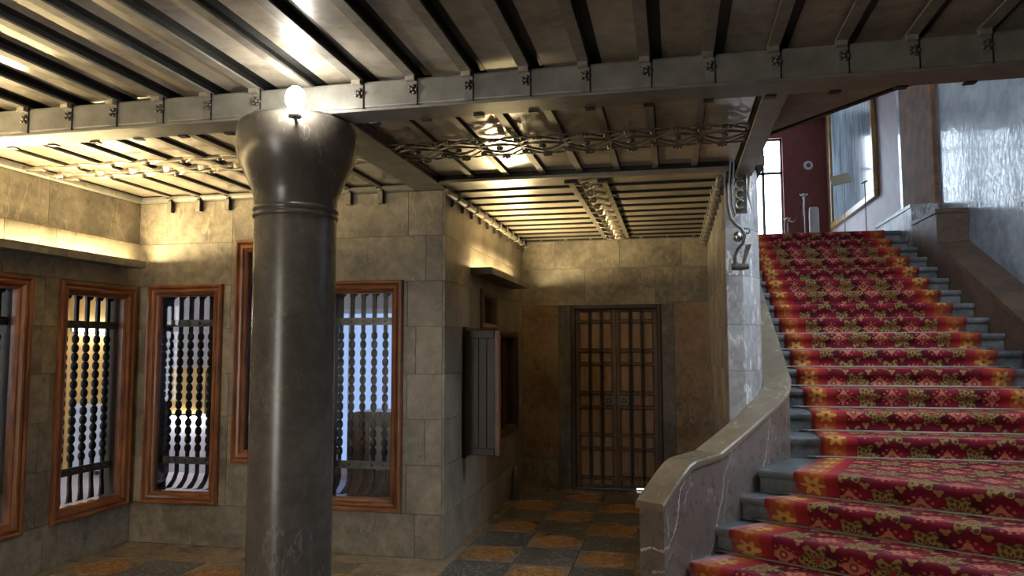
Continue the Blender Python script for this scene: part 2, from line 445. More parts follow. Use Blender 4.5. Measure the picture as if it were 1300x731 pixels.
flag(-1.662, 8.485, -.312, 8.72); flag(-1.662, 8.485, -1.66, 8.5)

# ------------------------------------------------------------------ walls of the lower room
WINS = {'B': ('left', 4.80, 5.60, .315, 2.115), 'A': ('left', 3.74, 4.545, .31, 2.12),
        'C': ('back', -4.37, -3.665, .325, 2.14), 'D': ('back', -3.55, -2.85, .675, 2.50), 'E': ('back', -2.785, -2.085, .335, 2.14)}
IN = .055
def hole(k): s, a, b, c, d = WINS[k]; return (a+IN, c+IN, b-IN, d-IN)
def mk_courses(zs, cols):
    return [(a, b, cols[i % len(cols)]) for i, (a, b) in enumerate(zip(zs, zs[1:]))]
ZC = [0, .33, .70, 1.05, 1.40, 1.77, 2.13, 2.49, 2.845]
slab_wall('wall_back', (0, YB, 0), 0, XL-.3, XP-.0205, 0, 3.0, [hole(k) for k in 'CDE'],
          mk_courses(ZC, [[-3.9, -2.9, -1.98], [-3.6, -2.05], [-3.6, -1.90], [-3.6, -2.05]][0:4]), 'marble slab wall with three wood framed windows', thick=.22)
slab_wall('wall_left', (XL, 0, 0), R(90), -2.6, YB, 0, 3.0, [hole(k) for k in 'AB'],
          mk_courses([0, .33, .72, 1.07, 1.42, 1.77, 2.13, 2.50, 2.845], [[-1.5, -.3, .9, 2.1, 3.3, 4.3, 4.75], [-.9, .3, 1.5, 2.7, 4.67], [-1.5, -.3, .9, 2.1, 3.3, 4.67]]),
          'marble slab side wall with long shelf and iron barred windows', thick=.22)
RW = (6.20, .72, 8.36, 1.75); RW2 = (6.78, 1.80, 7.34, 2.12)
slab_wall('wall_recess_left', (XP, 0, 0), R(90), YB, YR, 0, 3.0, [RW, RW2],
          mk_courses(ZC, [[6.6, 7.6], [6.15, 7.0, 8.4], [6.4, 7.5, 8.4]]), 'marble side wall of the recess with dark casement window', thick=.2, m0=.223)
DX0, DX1, DZ = -1.165, -.145, 2.095
slab_wall('wall_recess_back', (0, YR, 0), 0, XP-.2, XR+.3, 0, 3.0, [(DX0-.005, 0, DX1+.005, DZ)],
          [(0, .33, [-1.315, 0]), (.33, 2.095, [-1.315, 0]), (2.095, 2.52, [-1.0, -.2]), (2.52, 2.845, [-1.35, -.6, .1])], 'recess end wall of marble with brown stone panels', thick=.25,
          special=[(-1.74, .33, -1.315, 2.095, 'brown_panel', .003), (.0, .33, .40, 2.12, 'brown_panel', .003), (-1.313, 0, DX0-.006, 2.095, 'grey_band', -.006), (DX1+.006, 0, -.002, 2.095, 'grey_band', -.006)])
# far sides of the room, behind and beside the camera
ENT = [(2.5, 0, 4.0, 2.5)]      # u = -X
slab_wall('wall_front', (0, -2.6, 0), R(180), -XS-.3, -XL+.3, 0, 3.0, ENT, [(0, 2.9, [-2.4, -1.2, -.1, 1.1, 2.2])], 'marble wall with glazed entrance door at the street end')
slab_wall('wall_right', (XS, 0, 0), R(-90), -3.3, 2.6, 0, 3.0, [], [(0, 2.9, [-2.2, -1.0, .2, 1.4])], 'marble wall beside the foot of the stairs')

# ------------------------------------------------------------------ wall between recess and stairs (rounded end above the rail)
d = Vector((.567, .823)); nl = Vector((-.823, .567))
O0 = Vector((-.07, 4.60))
def Op(s): return O0 + d*s
def Ip(s): return Op(s) + nl*.2
outer = [Op(s) for s in (0, .10, .20, .27, .33, .40, .50, .62, .80, 1.0, 1.2, 1.36)] + [Vector(p) for p in ((.745, 5.80), (.80, 5.895), (.84, 5.99), (.862, 6.12), (.862, 6.5), (.862, 7.5), (.862, 9.0), (.862, 10.70))]
inner = [Ip(s) for s in (0, .10, .20, .27, .33, .40, .50, .62, .80, 1.0, 1.2, 1.30)] + [Vector(p) for p in ((.548, 5.855), (.605, 5.95), (.648, 6.06), (.671, 6.20), (.671, 6.58), (.671, 7.58), (.671, 9.0), (.671, 10.70))]
def capz(i):
    zs = [.70, .775, .845, .885, .903, .91, .915, .925, .985, 1.055, 1.13, 1.185]
    if i < len(zs): return zs[i]
    y = outer[i].y
    return 1.215 + (y-5.80)*.475 if y < 6.12 else 1.37 + (y-6.12)*.463
wall_face = inner[11:]
poly = [(XR-.02, YR+.3), (XR-.02, 5.80), (.385, 5.757)] + [(p.x-.004 if i else p.x, p.y) for i, p in enumerate(wall_face)] + [(.671, 10.72), (.671, 10.75), (XR-.02, 10.75)]
core = []
cx, cy = .52, 7.5
wr = struct(MB().prism([(XR+.004, 10.7), (XR+.004, 5.80)] + [(p.x-.016, p.y+.008) for p in wall_face] + [(.655, 10.72)], 0, 6.6).build('wall_stair_left', 'mortar'), 'tall marble wall end between recess and staircase', 'wall')
zz = [0, .33, .70, 1.05, 1.43, 1.77, 2.13, 2.49, 2.86, 3.25, 3.65, 4.1, 4.6, 5.1, 5.6, 6.1, 6.6]
for a, b in zip(zz, zz[1:]):
    MB().prism(poly, a+.0015, b-.0015).build('stone_block', 'stair_wall_marble', wr)

# ------------------------------------------------------------------ left balustrade with stone cap
bal = tag(empty('stair_balustrade', (-.07, 4.6, 0)), 'curved marble balustrade with sloping brown cap at stair foot', 'balustrade')
off = Vector((-.07, 4.6, 0))
rings = []
for i, (o_, i_) in enumerate(zip(outer, inner)):
    z = capz(i) - .045
    o2 = o_ + (i_-o_)*.06; i2 = i_ + (o_-i_)*.06
    rings.append([(o2.x-off.x, o2.y-off.y, 0), (o2.x-off.x, o2.y-off.y, z), (i2.x-off.x, i2.y-off.y, z), (i2.x-off.x, i2.y-off.y, 0)])
MB().loft(rings).build('body', 'plinth_marble', bal)
def cap_ring(i, o_, i_):
    z = capz(i); c = (o_+i_)/2
    def P(p, zz): return (p.x-off.x, p.y-off.y, zz)
    e = (o_-i_).normalized()
    return [P(o_, z-.045), P(o_+e*.004, z-.03), P(o_+e*.004, z-.01), P(o_-e*.006, z), P(i_+e*.006, z), P(i_-e*.004, z-.01), P(i_-e*.004, z-.045)]
def ext(i): return cap_ring(i, outer[i], inner[i])
dd = d*.018
first = [(x-dd.x, y-dd.y, z-.012) for x, y, z in ext(0)]
groups = [(0, 7), (7, 12), (12, 15), (15, 17), (17, 19)]
for a, b in groups:
    rs = [ext(i) for i in range(a, b+1)]
    if a == 0: rs = [first] + rs
    MB().loft(rs, smooth=False).build('cap_stone', 'rail_cap', bal)

# ------------------------------------------------------------------ staircase
RIS, TRD, Y11, Z11 = .1575, .34, 7.36, 1.5675
CW = 1.714
stairs = tag(empty('staircase', (1.9, 6, 0)), 'wide grey stone staircase with fanned lowest steps', 'staircase')
SO = Vector((1.9, 6, 0))
FAN = {16: ((.62, 5.40), (1, -.50), (.753, 5.335)), 17: ((.40, 5.32), (1, -.60), (.555, 5.227)), 18: ((.17, 5.10), (1, -.60), (.315, 5.013)),
       19: ((-.055, 4.86), (1, -.56), (.07, 4.79)), 20: ((-.07, 4.60), (1, -.52), (-.03, 4.58))}
NOSE = [(.03, -RIS), (.03, -.058), (.008, -.052), (.0, -.040), (-.004, -.022), (.0, -.008), (.010, 0)]
def step_mesh(A, e, n, length, depth, z):
    prof = NOSE + [(depth, 0), (depth, -RIS)]
    rs = []
    for t in (0, length):
        rs.append([(A[0]+e[0]*t+n[0]*q-SO.x, A[1]+e[1]*t+n[1]*q-SO.y, z+h) for q, h in prof])
    return MB().loft(rs)
for i in range(1, 21):
    z = Z11 + (11-i)*RIS
    if i <= 15:
        y = Y11 + (11-i)*TRD
        step_mesh((.78, y), (1, 0), (0, 1), 2.172, TRD+.06 if i > 1 else .5, z).build('step', 'step_stone', stairs)
    else:
        A, e, c = FAN[i]; e = Vector(e).normalized(); n = Vector((-e.y, e.x))
        A = Vector(A) - e*.09
        L = (XS-.02 - A.x)/e.x
        dep = {16: .75, 17: .62, 18: .62, 19: .62, 20: .62}[i]
        q = step_mesh(A, e, n, L, dep, z)
        q.v = [(min(x, XS-.01-SO.x), y, zz) for x, y, zz in q.v]
        q.build('step', 'step_stone', stairs)

# carpet runner: left / right edge points down the flight
ST = []     # stations (L, R)
def stat(Lp, Rp): ST.append((Vector(Lp), Vector(Rp)))
TH = .009
ytop = Y11+10*TRD
stat((1.041, ytop+.48, Z11+10*RIS+TH), (2.755, ytop+.48, Z11+10*RIS+TH))
PROF = [(.03, TH), (.006, TH), (-.008, -.004), (-.0135, -.022), (-.008, -.046), (.004, -.062), (.021, -.075), (.021, -.145)]
for i in range(1, 21):
    z = Z11 + (11-i)*RIS
    if i <= 15:
        y = Y11 + (11-i)*TRD
        for q, h in PROF: stat((1.041, y+q, z+h), (2.755, y+q, z+h))
    else:
        A, e, c = FAN[i]; e = Vector(e).normalized(); n = Vector((-e.y, e.x)); c = Vector(c)
        for q, h in PROF:
            a = c + n*q; b = c + e*CW*1.1 + n*q
            stat((a.x, a.y, z+h), (b.x, b.y, z+h))
nU = 12
vs, uv, fs = [], [], []
vv = 0.0; prev = None
for Lp, Rp in ST:
    m = (Lp+Rp)/2 if prev is None else (Lp+Rp)/2
    mid = Lp + (Rp-Lp)*.3
    if prev is not None: vv += (mid-prev).length
    prev = mid
    for k in range(nU+1):
        t = k/nU; vs.append(tuple(Lp + (Rp-Lp)*t)); uv.append((CW*t, vv))
for r in range(len(ST)-1):
    for k in range(nU):
        a = r*(nU+1)+k; fs.append((a, a+nU+1, a+nU+2, a+1))
me = bpy.data.meshes.new('stair_carpet'); me.from_pydata(vs, [], fs); me.materials.append(M_['stair_carpet'])
ul = me.uv_layers.new(name='UVMap')
for lp in me.loops: ul.data[lp.index].uv = uv[lp.vertex_index]
me.polygons.foreach_set('use_smooth', [True]*len(me.polygons)); me.update()
carpet = tag(link('carpet_runner', me), 'red patterned carpet runner with gold motifs and orange borders on stairs', 'carpet')
sol = carpet.modifiers.new('thickness', 'SOLIDIFY'); sol.thickness = .007; sol.offset = -1
# stair rods
ORD = 'first second third fourth fifth sixth seventh eighth ninth tenth eleventh twelfth thirteenth fourteenth fifteenth sixteenth seventeenth eighteenth nineteenth twentieth'.split()
for i in range(1, 21):
    z = Z11 + (11-i)*RIS - RIS + .016
    if i <= 15:
        y = Y11 + (11-i)*TRD + .010; a = Vector((.96, y, z)); b = Vector((2.84, y, z))
    else:
        A, e, c = FAN[i]; e = Vector(e).normalized(); n = Vector((-e.y, e.x)); c = Vector(c)
        a2 = c - e*.09 + n*.010; b2 = c + e*(CW*1.1+.08) + n*.010; a = Vector((*a2, z)); b = Vector((*b2, z))
    mm = a; ln = (b-a).length
    r = tag(empty('stair_rod', a, math.atan2(b.y-a.y, b.x-a.x)), 'thin metal rod holding red carpet at %s riser counted from the landing' % ORD[i-1], 'rod', 'stair rods')
    MB().tube([(0, 0, 0), (ln, 0, 0)], .008, 8).build('rod', 'rod_metal', r)
    for t in (0.0, ln):
        s = -1 if t == 0 else 1
        MB().tube([(t-s*.05, 0, 0), (t-s*.04, 0, 0), (t, 0, 0), (t+s*.012, 0, 0)], [.009, .0115, .0115, .006], 8).build('end_cap', 'dark_iron', r)

# ------------------------------------------------------------------ right side of the stairs
br = tag(empty('stair_parapet', (2.96, 7.3, 0)), 'dark stone parapet sloping down the stairs with square post', 'balustrade')
def pp(y, z): return (y-7.3, z)
def yz_prism(poly, x0, x1): # polygon in (y,z), extruded in x
    mb = MB(); n = len(poly)
    return mb.loft([[(x, y, z) for y, z in poly] for x in (x0, x1)])
sl = .468
def zc(y): return 1.82 + (y-7.3)*sl
yz_prism([pp(4.4, 0), pp(9.4, 0), pp(9.4, zc(9.4)-.05), pp(4.4, zc(4.4)-.05)], 0.0, .33).build('body', 'dark_brown_stone', br)
yz_prism([pp(4.4, zc(4.4)-.05), pp(9.4, zc(9.4)-.05), pp(9.4, zc(9.4)), pp(4.4, zc(4.4))], -.012, .335).build('cap_stone', 'dark_brown_stone', br)
MB().box(0, 2.1, 0, .335, 3.0, 3.13).build('post', 'dark_brown_stone', br)
MB().box(-.012, 2.088, 3.13, .335, 3.0, 3.18).build('post_cap', 'dark_brown_stone', br)
MB().box(0, 3.0, 0, .32, 4.75, 3.36).build('landing_curb', 'stair_wall_marble', br)
MB().box(-.012, 3.0, 3.36, .32, 4.76, 3.405).build('curb_cap', 'stair_wall_marble', br)

# ------------------------------------------------------------------ stair hall above (walls, landing, tall windows)
ZL = Z11 + 10*RIS
UH = 6.6; YE = 17.2
lf = MB().box(-3, 11.0, ZL-.3, XS+.3, YE, ZL-.012)
struct(lf.build('floor_landing', 'floor_border'), 'landing floor at the top of the stairs', 'floor')
RWIN = [(-6.2, 3.5, -5.0, 6.2), (-4.75, 3.5, -3.55, 6.2)]  # out-of-view windows added to light the wall end and lower steps
def plain_wall(name, loc, rz, u0, u1, z0, z1, holes, mat, label, thick=.25):
    mb = MB()
    for (a, b, c, dd_) in cut((u0, z0, u1, z1), holes): mb.box(a, 0, b, c, thick, dd_)
    return struct(mb.build(name, mat, None, loc, rz), label, 'wall')
plain_wall('wall_stair_right', (XS, 0, 0), R(-90), -10.3, -3.3, 0, UH, RWIN, 'polished_wall', 'polished grey marble wall reflecting tall windows beside stairs')
plain_wall('wall_landing_right', (XS, 0, 0), R(-90), -YE, -10.3, ZL-.3, UH, [], 'pink_wall', 'pale pink landing wall with gilt framed picture')
MB_ = MB().box(0, 0, 0, .05, 1.35, UH-ZL+.3)
struct(MB_.build('trim_1', 'matt_brown', None, (XS-.05, 10.32, ZL-.3)), 'brown stone pilaster between polished wall and landing wall', 'pilaster')
struct(MB().box(0, 0, 0, .03, .16, UH-ZL+.3).build('trim_2', 'polished_wall', None, (XS-.03, 11.69, ZL-.3)), 'narrow polished marble strip beside the brown pilaster', 'trim')
BW_ = [(1.58, ZL, 2.40, 6.2), (.62, 4.4, 1.05, 6.2), (-.30, 4.4, .12, 6.2), (-1.2, 4.4, -.78, 6.2)]
plain_wall('wall_landing_back', (0, YE, 0), 0, -3.25, XS+.25, ZL-.3, UH, BW_, 'red_wall', 'dark red end wall of the landing with tall windows')
plain_wall('wall_landing_left', (-3, 0, 0), R(90), 10.75, YE, ZL-.3, UH, [], 'red_wall', 'dark red side wall of the landing')
plain_wall('wall_landing_near', (0, 10.75, 0), R(180), -.40, 3.25, ZL-.6, UH, [], 'red_wall', 'dark red return wall beside the stair opening')
plain_wall('wall_stair_front', (0, 3.30, 0), R(180), -XS-.25, -.2, 3.05, UH, [], 'white_plaster', 'pale plaster wall above the main beam')
plain_wall('wall_stair_upper', (.40, 0, 0), R(90), 3.3, 5.75, 3.05, UH, [], 'white_plaster', 'pale plaster wall above the corridor ceiling')
cu = MB().box(-3.3, 3.0, UH, XS+.4, YE+.3, UH+.15)
struct(cu.build('ceiling_stair_hall', 'white_plaster'), 'pale ceiling high above the stairs', 'ceiling')
def tall_window(name, loc, rz, rect, label, pane='sky_pane'):
    a, b, c, dd_ = rect
    o = struct(empty(name, loc, rz), label, 'window')
    MB().box(a, .16, b, c, .17, dd_).build('pane', pane, o)
    fw_ = .045
    for q in ((a, b, a+fw_, dd_), (c-fw_, b, c, dd_), (a, b, c, b+.07), (a, dd_-fw_, c, dd_), ((a+c)/2-.03, b, (a+c)/2+.03, dd_), (a, b+(dd_-b)*.74, c, b+(dd_-b)*.74+.06)):
        MB().box(q[0], .09, q[1], q[2], .14, q[3]).build('frame_bar', 'dark_iron', o)
    return o
for i, r_ in enumerate(BW_): tall_window('window_%d' % (i+7), (0, YE, 0), 0, r_, ['bright glazed double door at the end of the landing', 'tall bright window beside glazed landing door', 'middle tall bright window of the landing', 'tall bright window at the far corner of landing'][i])
for i, r_ in enumerate(RWIN): tall_window('window_%d' % (i+11), (XS, 0, 0), R(-90), r_, ['added unseen tall window lighting the stairs nearer the landing', 'added unseen tall window lighting the stairs nearer the beam'][i], 'stair_fill_pane')

for i, r_ in enumerate(ENT): tall_window('door_%d' % (i+2), (0, -2.6, 0), R(180), r_, 'glazed entrance door in the street end wall', 'entry_pane')
# things on the landing
pic = tag(empty('framed_picture', (XS, 14.9, 4.0)), 'large misty blue grey picture in gilt frame on pink wall', 'picture')
PY0, PY1, PZ0, PZ1 = -1.80, 1.72, .05, 2.58
MB().box(-.03, PY0+.1, PZ0+.1, -.005, PY1-.1, PZ1-.1).build('canvas', 'picture_surface', pic)
for (a, b, c, dd_) in ((PY0, PZ0, PY1, PZ0+.12), (PY0, PZ1-.12, PY1, PZ1), (PY0, PZ0+.12, PY0+.13, PZ1-.12), (PY1-.13, PZ0+.12, PY1, PZ1-.12)):
    bevel(MB().box(-.075, a, b, -.002, c, dd_).build('frame_rail', 'gilt', pic), .02, 2)
def px_at(x, y, Y):        # direction of a photo pixel, met with the plane at depth Y
    dv = fw + r1*((x-650)/F_PX) - u1*((y-365.5)/F_PX)
    return Vector((0, 0, EYE)) + dv*(Y/dv.y)
def stanchion(x, y, h, lab):
    o = tag(empty('rope_stanchion', (x, y, ZL)), lab, 'stanchion')
    MB().lathe([(.13, 0), (.13, .015), (.04, .03), (.018, .05)], 20).build('base', 'steel', o)
    MB().lathe([(.016, .03), (.016, h-.05)], 12).build('pole', 'steel', o)
    t = MB().lathe([(.02, h-.06), (.03, h-.05), (.03, h-.02), (.018, h)], 12)
    for k in (-1, 1): t.tube([(0, 0, h-.035), (k*.05, 0, h-.03), (k*.06, 0, h-.01)], .009, 6)
    t.build('rope_ring', 'steel', o)
    return o
q = px_at(1022, 300, 13.6); s1 = q.x; stanchion(s1, 13.6, 1.10, 'polished steel rope post in front of dark red wall')
q = px_at(1000, 300, 15.2); s2 = q.x; stanchion(s2, 15.2, .95, 'steel rope post beside the glazed landing door')
rp = []
for k in range(13):
    t = k/12; rp.append((s1+(s2-s1)*t, 13.6+1.6*t, ZL+1.05-.12*t-.22*math.sin(math.pi*t)))
tag(MB().tube([(x-s1, y-13.6, z-ZL) for x, y, z in rp], .013, 8).build('barrier_rope', 'red_rope', None, (s1, 13.6, ZL)), 'dark rope hanging between two steel posts', 'rope')
q = px_at(1034, 290, 14.3)
o = tag(empty('bollard_post', (q.x, 14.3, ZL)), 'pale cylindrical post with rounded top before red wall', 'post')
MB().lathe([(.10, 0), (.10, .02), (.085, .03), (.085, .92), (.075, .97)], 20).build('body', 'plastic_white', o)
MB().lathe([(.05, .97), (.045, 1.01), (.02, 1.03)], 16).build('top', 'red_rope', o)
q = px_at(1073, 290, 12.9)
o = tag(empty('sign_stand', (q.x, 12.9, ZL)), 'slim stand with tilted cream information panel before picture', 'sign')
MB().lathe([(.12, 0), (.12, .012), (.012, .02)], 18).build('base', 'steel', o)
MB().lathe([(.009, .012), (.009, 1.08)], 8).build('pole', 'steel', o)
pn = MB().box(-.15, -.1, -.008, .15, .1, .008).build('panel', 'paper', o, (-.05, -.02, 1.16)); pn.rotation_euler = (R(58), R(-14), 0)
q = px_at(1100, 290, 12.4)
o = tag(empty('barrier_post', (q.x, 12.4, ZL)), 'thin dark barrier post with hooked top before picture', 'post')
MB().lathe([(.10, 0), (.10, .012), (.008, .02)], 18).build('base', 'dark_iron', o)
MB().lathe([(.007, .012), (.007, 1.02)], 8).build('pole', 'dark_iron', o)
MB().tube([(-.05, 0, .98), (0, 0, 1.0), (.04, 0, 1.02)], .012, 6).build('hook', 'dark_iron', o)
b2 = Vector((q.x, 12.4, ZL+1.0)); a2 = px_at(1050, 250, 13.6)
q2 = px_at(1026, 210, YE)
o = tag(empty('wall_detector', (q2.x, YE, q2.z)), 'small round white detector on dark red wall', 'detector')
def disc(r0, y0, y1, name, mat):
    rs = [[(r_*math.cos(2*math.pi*k/20), y, r_*math.sin(2*math.pi*k/20)) for k in range(20)] for r_, y in ((r0, y0), (r0*.92, y1))]
    MB().loft(rs, smooth=False).build(name, mat, o)
disc(.10, 0, -.03, 'rim', 'plastic_white'); disc(.05, -.03, -.045, 'lens', 'dark_iron')

# ------------------------------------------------------------------ ceiling: slab, iron joists, stone panels
ZP = 2.913
ce = MB(); ce.box(XL-.3, -2.9, 2.99, XS+.3, 3.45, 3.06); ce.box(XL-.3, 3.45, 2.99, .45, YB+.3, 3.06); ce.box(XP-.3, YB+.3, 2.99, XR+.3, YR+.3, 3.06)
ce.prism([(.45, 3.45), (1.75, 3.45), (1.42, 3.86), (1.14, 4.12), (.58, 4.90), (.58, 5.72), (.45, 5.72)], 2.99, 3.06)
ceil = struct(ce.build('ceiling', 'mortar'), 'ceiling of polished stone strips between iron joists', 'ceiling')
ZP, ZQ = 2.913, 2.906                 # panel undersides in front of and behind the main beam
def joist(x, y0, y1):
    ym = min(y1, 3.45)
    MB().box(x-.002, y0, ZJ+.010, x+.022, ym, ZP+.02).build('joist_web', 'black_iron', ceil)
    MB().box(x+.022, y0, ZP-.001, x+.064, ym, ZP+.02).build('joist_shade_strip', 'black_iron', ceil)  # black strip that paints in the shaded gap beside each joist
    MB().box(x-.034, y0, ZJ, x+.016, ym, ZJ+.010).build('joist', 'joist_paint', ceil)
    if y1 > 3.6:
        MB().box(x-.004, 3.45, ZJ+.018, x+.016, y1, ZQ+.02).build('joist_web', 'black_iron', ceil)
        MB().box(x-.034, 3.45, ZJ+.006, x+.010, y1, ZJ+.018).build('joist', 'joist_paint', ceil)
def rear_end(x):
    if x < -2.03: return YB-.03
    if x < -1.70: return None
    if x < .42: return 5.42
    return None
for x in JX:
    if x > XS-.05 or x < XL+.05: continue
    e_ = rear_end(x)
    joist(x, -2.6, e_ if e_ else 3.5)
edges = [XL] + [x for x in JX if XL+.05 < x < XS-.05] + [XS]
for a, b in zip(edges, edges[1:]):
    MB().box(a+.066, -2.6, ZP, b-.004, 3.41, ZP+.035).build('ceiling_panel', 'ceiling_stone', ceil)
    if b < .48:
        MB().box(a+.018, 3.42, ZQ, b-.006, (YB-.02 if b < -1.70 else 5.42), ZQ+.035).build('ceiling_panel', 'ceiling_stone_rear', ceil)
MB().prism([(.46, 3.45), (1.74, 3.45), (1.41, 3.86), (1.13, 4.12), (.57, 4.90), (.57, 5.72), (.46, 5.72)], 2.935, 2.988).build('soffit_panel', 'soffit_stone', ceil)
# rim of the stair opening
MB().loft([[(x, y, 2.925), (x+.02, y+.02, 2.925), (x+.02, y+.02, 3.07), (x, y, 3.07)] for x, y in ((1.745, 3.46), (1.415, 3.865), (1.135, 4.125), (.575, 4.905), (.575, 5.7))]).build('opening_rim', 'black_iron', ceil)
# recess ceiling: boards across
y = 5.51; nb_ = 0
BOARDS = []
while y < YR-.1:
    y1_ = min(y+.292, YR-.03)
    bevel(MB().box(XP+.01, y+.024, 2.864, XR-.01, y1_-.016, 2.905).build('ceiling_board', 'ceiling_stone', ceil), .008, 2)
    MB().box(XP+.01, y1_-.012, 2.848, XR-.01, y1_+.012, 2.905).build('board_joist', 'black_iron', ceil)
    BOARDS.append(y1_); y = y1_
MB().box(XP, 5.5, 2.91, XR, YR, 2.94).build('board_backing', 'black_iron', ceil)

# ------------------------------------------------------------------ shared iron fittings
def rosette_mesh(name, axis, mat, r=.017):
    mb = MB(); mb.ball((0, 0, 0), r*.62, 8, 4)
    for k in range(5):
        a = 2*math.pi*k/5; c_, s_ = math.cos(a)*r, math.sin(a)*r
        mb.ball((c_, .003, s_) if axis == 'y' else (.0, c_, s_), r*.52, 6, 4)
    return mb.mesh(name, mat)
ROS_Y = rosette_mesh('rosette_bolt', 'y', 'dark_iron'); ROS_X = rosette_mesh('rosette_bolt', 'x', 'dark_iron')
ROS_YB = rosette_mesh('rosette_bolt', 'y', 'bright_iron', .015); ROS_XB = rosette_mesh('rosette_bolt', 'x', 'bright_iron', .014)

# ------------------------------------------------------------------ main beam on its column
BY0, BY1, BZ0 = 3.32, 3.51, 2.735
beam = tag(empty('ceiling_beam', (0, 3.415, BZ0)), 'long grey iron main beam across the ceiling with rosette bolted straps', 'beam')
def bl(mb, n, m): return mb.build(n, m, beam, (0, -3.415, -BZ0))
bevel(bl(MB().box(XL+.002, BY0, BZ0+.012, XS-.002, BY0+.05, ZJ), 'web', 'beam_paint'), .012, 3)
bevel(bl(MB().box(XL+.002, BY0+.004, BZ0, XS-.002, BY1, BZ0+.016), 'flange', 'beam_paint'), .004, 2)
bl(MB().box(XL+.002, BY0+.05, BZ0+.016, XS-.002, BY1-.02, ZJ-.002), 'core', 'beam_paint')
strap_me = bpy.data.meshes.new('x')
st = MB().box(-.02, -.004, 0, .018, .002, .125); strap_me = st.mesh('strap', 'beam_paint')
edge_me = MB().box(.018, -.006, 0, .022, .002, .14).mesh('strap_edge', 'black_iron')
clip_me = MB().box(-.022, -.03, 0, .022, .01, .022).mesh('clip', 'bright_iron')
tab_me = MB().box(-.024, -.02, -.008, .024, .02, .0).mesh('tab', 'black_iron')
for x in JX:
    if x > 2.9 or x < XL+.05 or abs(x+1.83) < .16: continue
    sp = link('strap', strap_me, beam, (x, BY0-3.415, .015))
    link('strap_edge', edge_me, sp, (0, 0, -.005)); link('rosette_bolt', ROS_Y, sp, (0, -.012, .070)); link('clip', clip_me, sp, (-.01, 0, ZJ-.021-BZ0-.015))
    link('tab', tab_me, beam, (x, BY1+.005-3.415, .002))
def cross_beam(x0, x1, y0, y1, z0, label):
    o = tag(empty('cross_beam', ((x0+x1)/2, y0, z0)), label, 'beam')
    cx_ = (x0+x1)/2
    bevel(MB().box(x0-cx_, 0, 0, x1-cx_, y1-y0, .018).build('flange', 'beam_paint', o), .004, 2)
    MB().box(x0+.03-cx_, 0, .018, x1-.03-cx_, y1-y0, 2.95-z0).build('web', 'beam_paint', o)
cross_beam(-1.992, -1.735, BY1+.006, YB-.002, 2.850, 'short dark iron beam from the column to the pier')
cross_beam(.455, .575, BY1+.006, 5.73, 2.845, 'narrow iron beam beside the stair opening')
tr = tag(empty('trimmer_beam', (XP, 5.42, 2.85)), 'flat iron edge beam at the front of the boarded recess ceiling', 'beam')
MB().box(.0, .002, .0, XR-XP, .085, .02).build('flange', 'beam_paint', tr); MB().box(.0, .03, .02, XR-XP, .06, .1).build('web', 'black_iron', tr)

col = tag(empty('column', (-1.83, 3.418, 0)), 'polished grey marble column with swelling capital under the main beam', 'column')
MB().lathe([(.24, 0), (.24, .10), (.215, .14), (.202, .16), (.2, .2), (.2, 1.2), (.198, 2.235)], 48).build('shaft', 'column_marble', col)
MB().lathe([(.199, 2.235), (.206, 2.242), (.207, 2.254), (.200, 2.260), (.200, 2.266), (.207, 2.273), (.206, 2.285), (.2, 2.293)], 48).build('neck_ring', 'column_marble', col)
MB().lathe([(.2, 2.293), (.202, 2.34), (.212, 2.375), (.236, 2.43), (.262, 2.485), (.281, 2.53), (.292, 2.575), (.296, 2.62), (.293, 2.67), (.284, 2.70), (.274, 2.712), (.26, 2.716)], 48).build('capital', 'column_marble', col)
MB().prism([(.25*math.cos(R(22.5+45*k)), .25*math.sin(R(22.5+45*k))) for k in range(8)], 2.716, 2.734).build('abacus', 'dark_iron', col)
lamp = tag(empty('spot_lamp', (-1.672, 3.095, 2.655)), 'small glowing bare bulb on top of the column capital', 'lamp')
MB().lathe([(.03, -.004), (.03, .006), (.016, .012), (.016, .035)], 14).build('socket', 'dark_iron', lamp)
MB().tube([(0, 0, -.002), (-.02, .05, -.01), (-.05, .13, .02), (-.07, .17, .07)], .009, 8).build('arm', 'dark_iron', lamp)
MB().lathe([(.004, .032), (.026, .036), (.042, .058), (.046, .085), (.039, .118), (.018, .138), (.003, .142)], 16).build('bulb', 'bulb_glow', lamp)

# ------------------------------------------------------------------ wall ledgers with clips
def ledger(name, a, b, nrm, label, ros, xs_, strap):
    """angle iron from a to b (plan), nrm = direction into the room"""
    a, b, nrm = Vector(a), Vector(b), Vector(nrm); t = (b-a).normalized()
    o = tag(empty(name, (a.x, a.y, 2.845)), label, 'ledger')
    prof = [(0, 0), (.012, 0), (.03, .012), (.038, .03), (.038, .046), (.03, .052), (0, .052)]
    rs = [[((p-a).x+nrm.x*q, (p-a).y+nrm.y*q, h) for q, h in prof] for p in (a, b)]
    MB().loft(rs).build('angle_iron', 'beam_paint', o)
    for s_ in xs_:
        p = t*s_ + nrm*.040
        link('rosette_bolt', ros, o, (p.x, p.y, .022))
        if strap:
            q = t*s_ + nrm*.018
            MB().box(-.02, -.03, -.09, .02, .014, .0).build('clip_strap', 'joist_paint', o, (q.x, q.y, .0))
            MB().box(.02, -.03, -.09, .023, .012, .02).build('clip_edge', 'black_iron', o, (q.x, q.y, .0))
            MB().box(-.035, -.02, .03, .012, .03, .05).build('clip_cap', 'bright_iron', o, (q.x, q.y, .0))
ledger('wall_ledger', (XL, YB-.001), (-1.995, YB-.001), (0, -1), 'angle iron under the joists along the windowed back wall', ROS_YB, [x-XL for x in JX if XL+.1 < x < -2.05], True)
ledger('wall_ledger', (XL+.001, -2.5), (XL+.001, YB-.04), (1, 0), 'angle iron along the top of the long side wall', ROS_XB, [3.0+.28*k for k in range(18)], False)
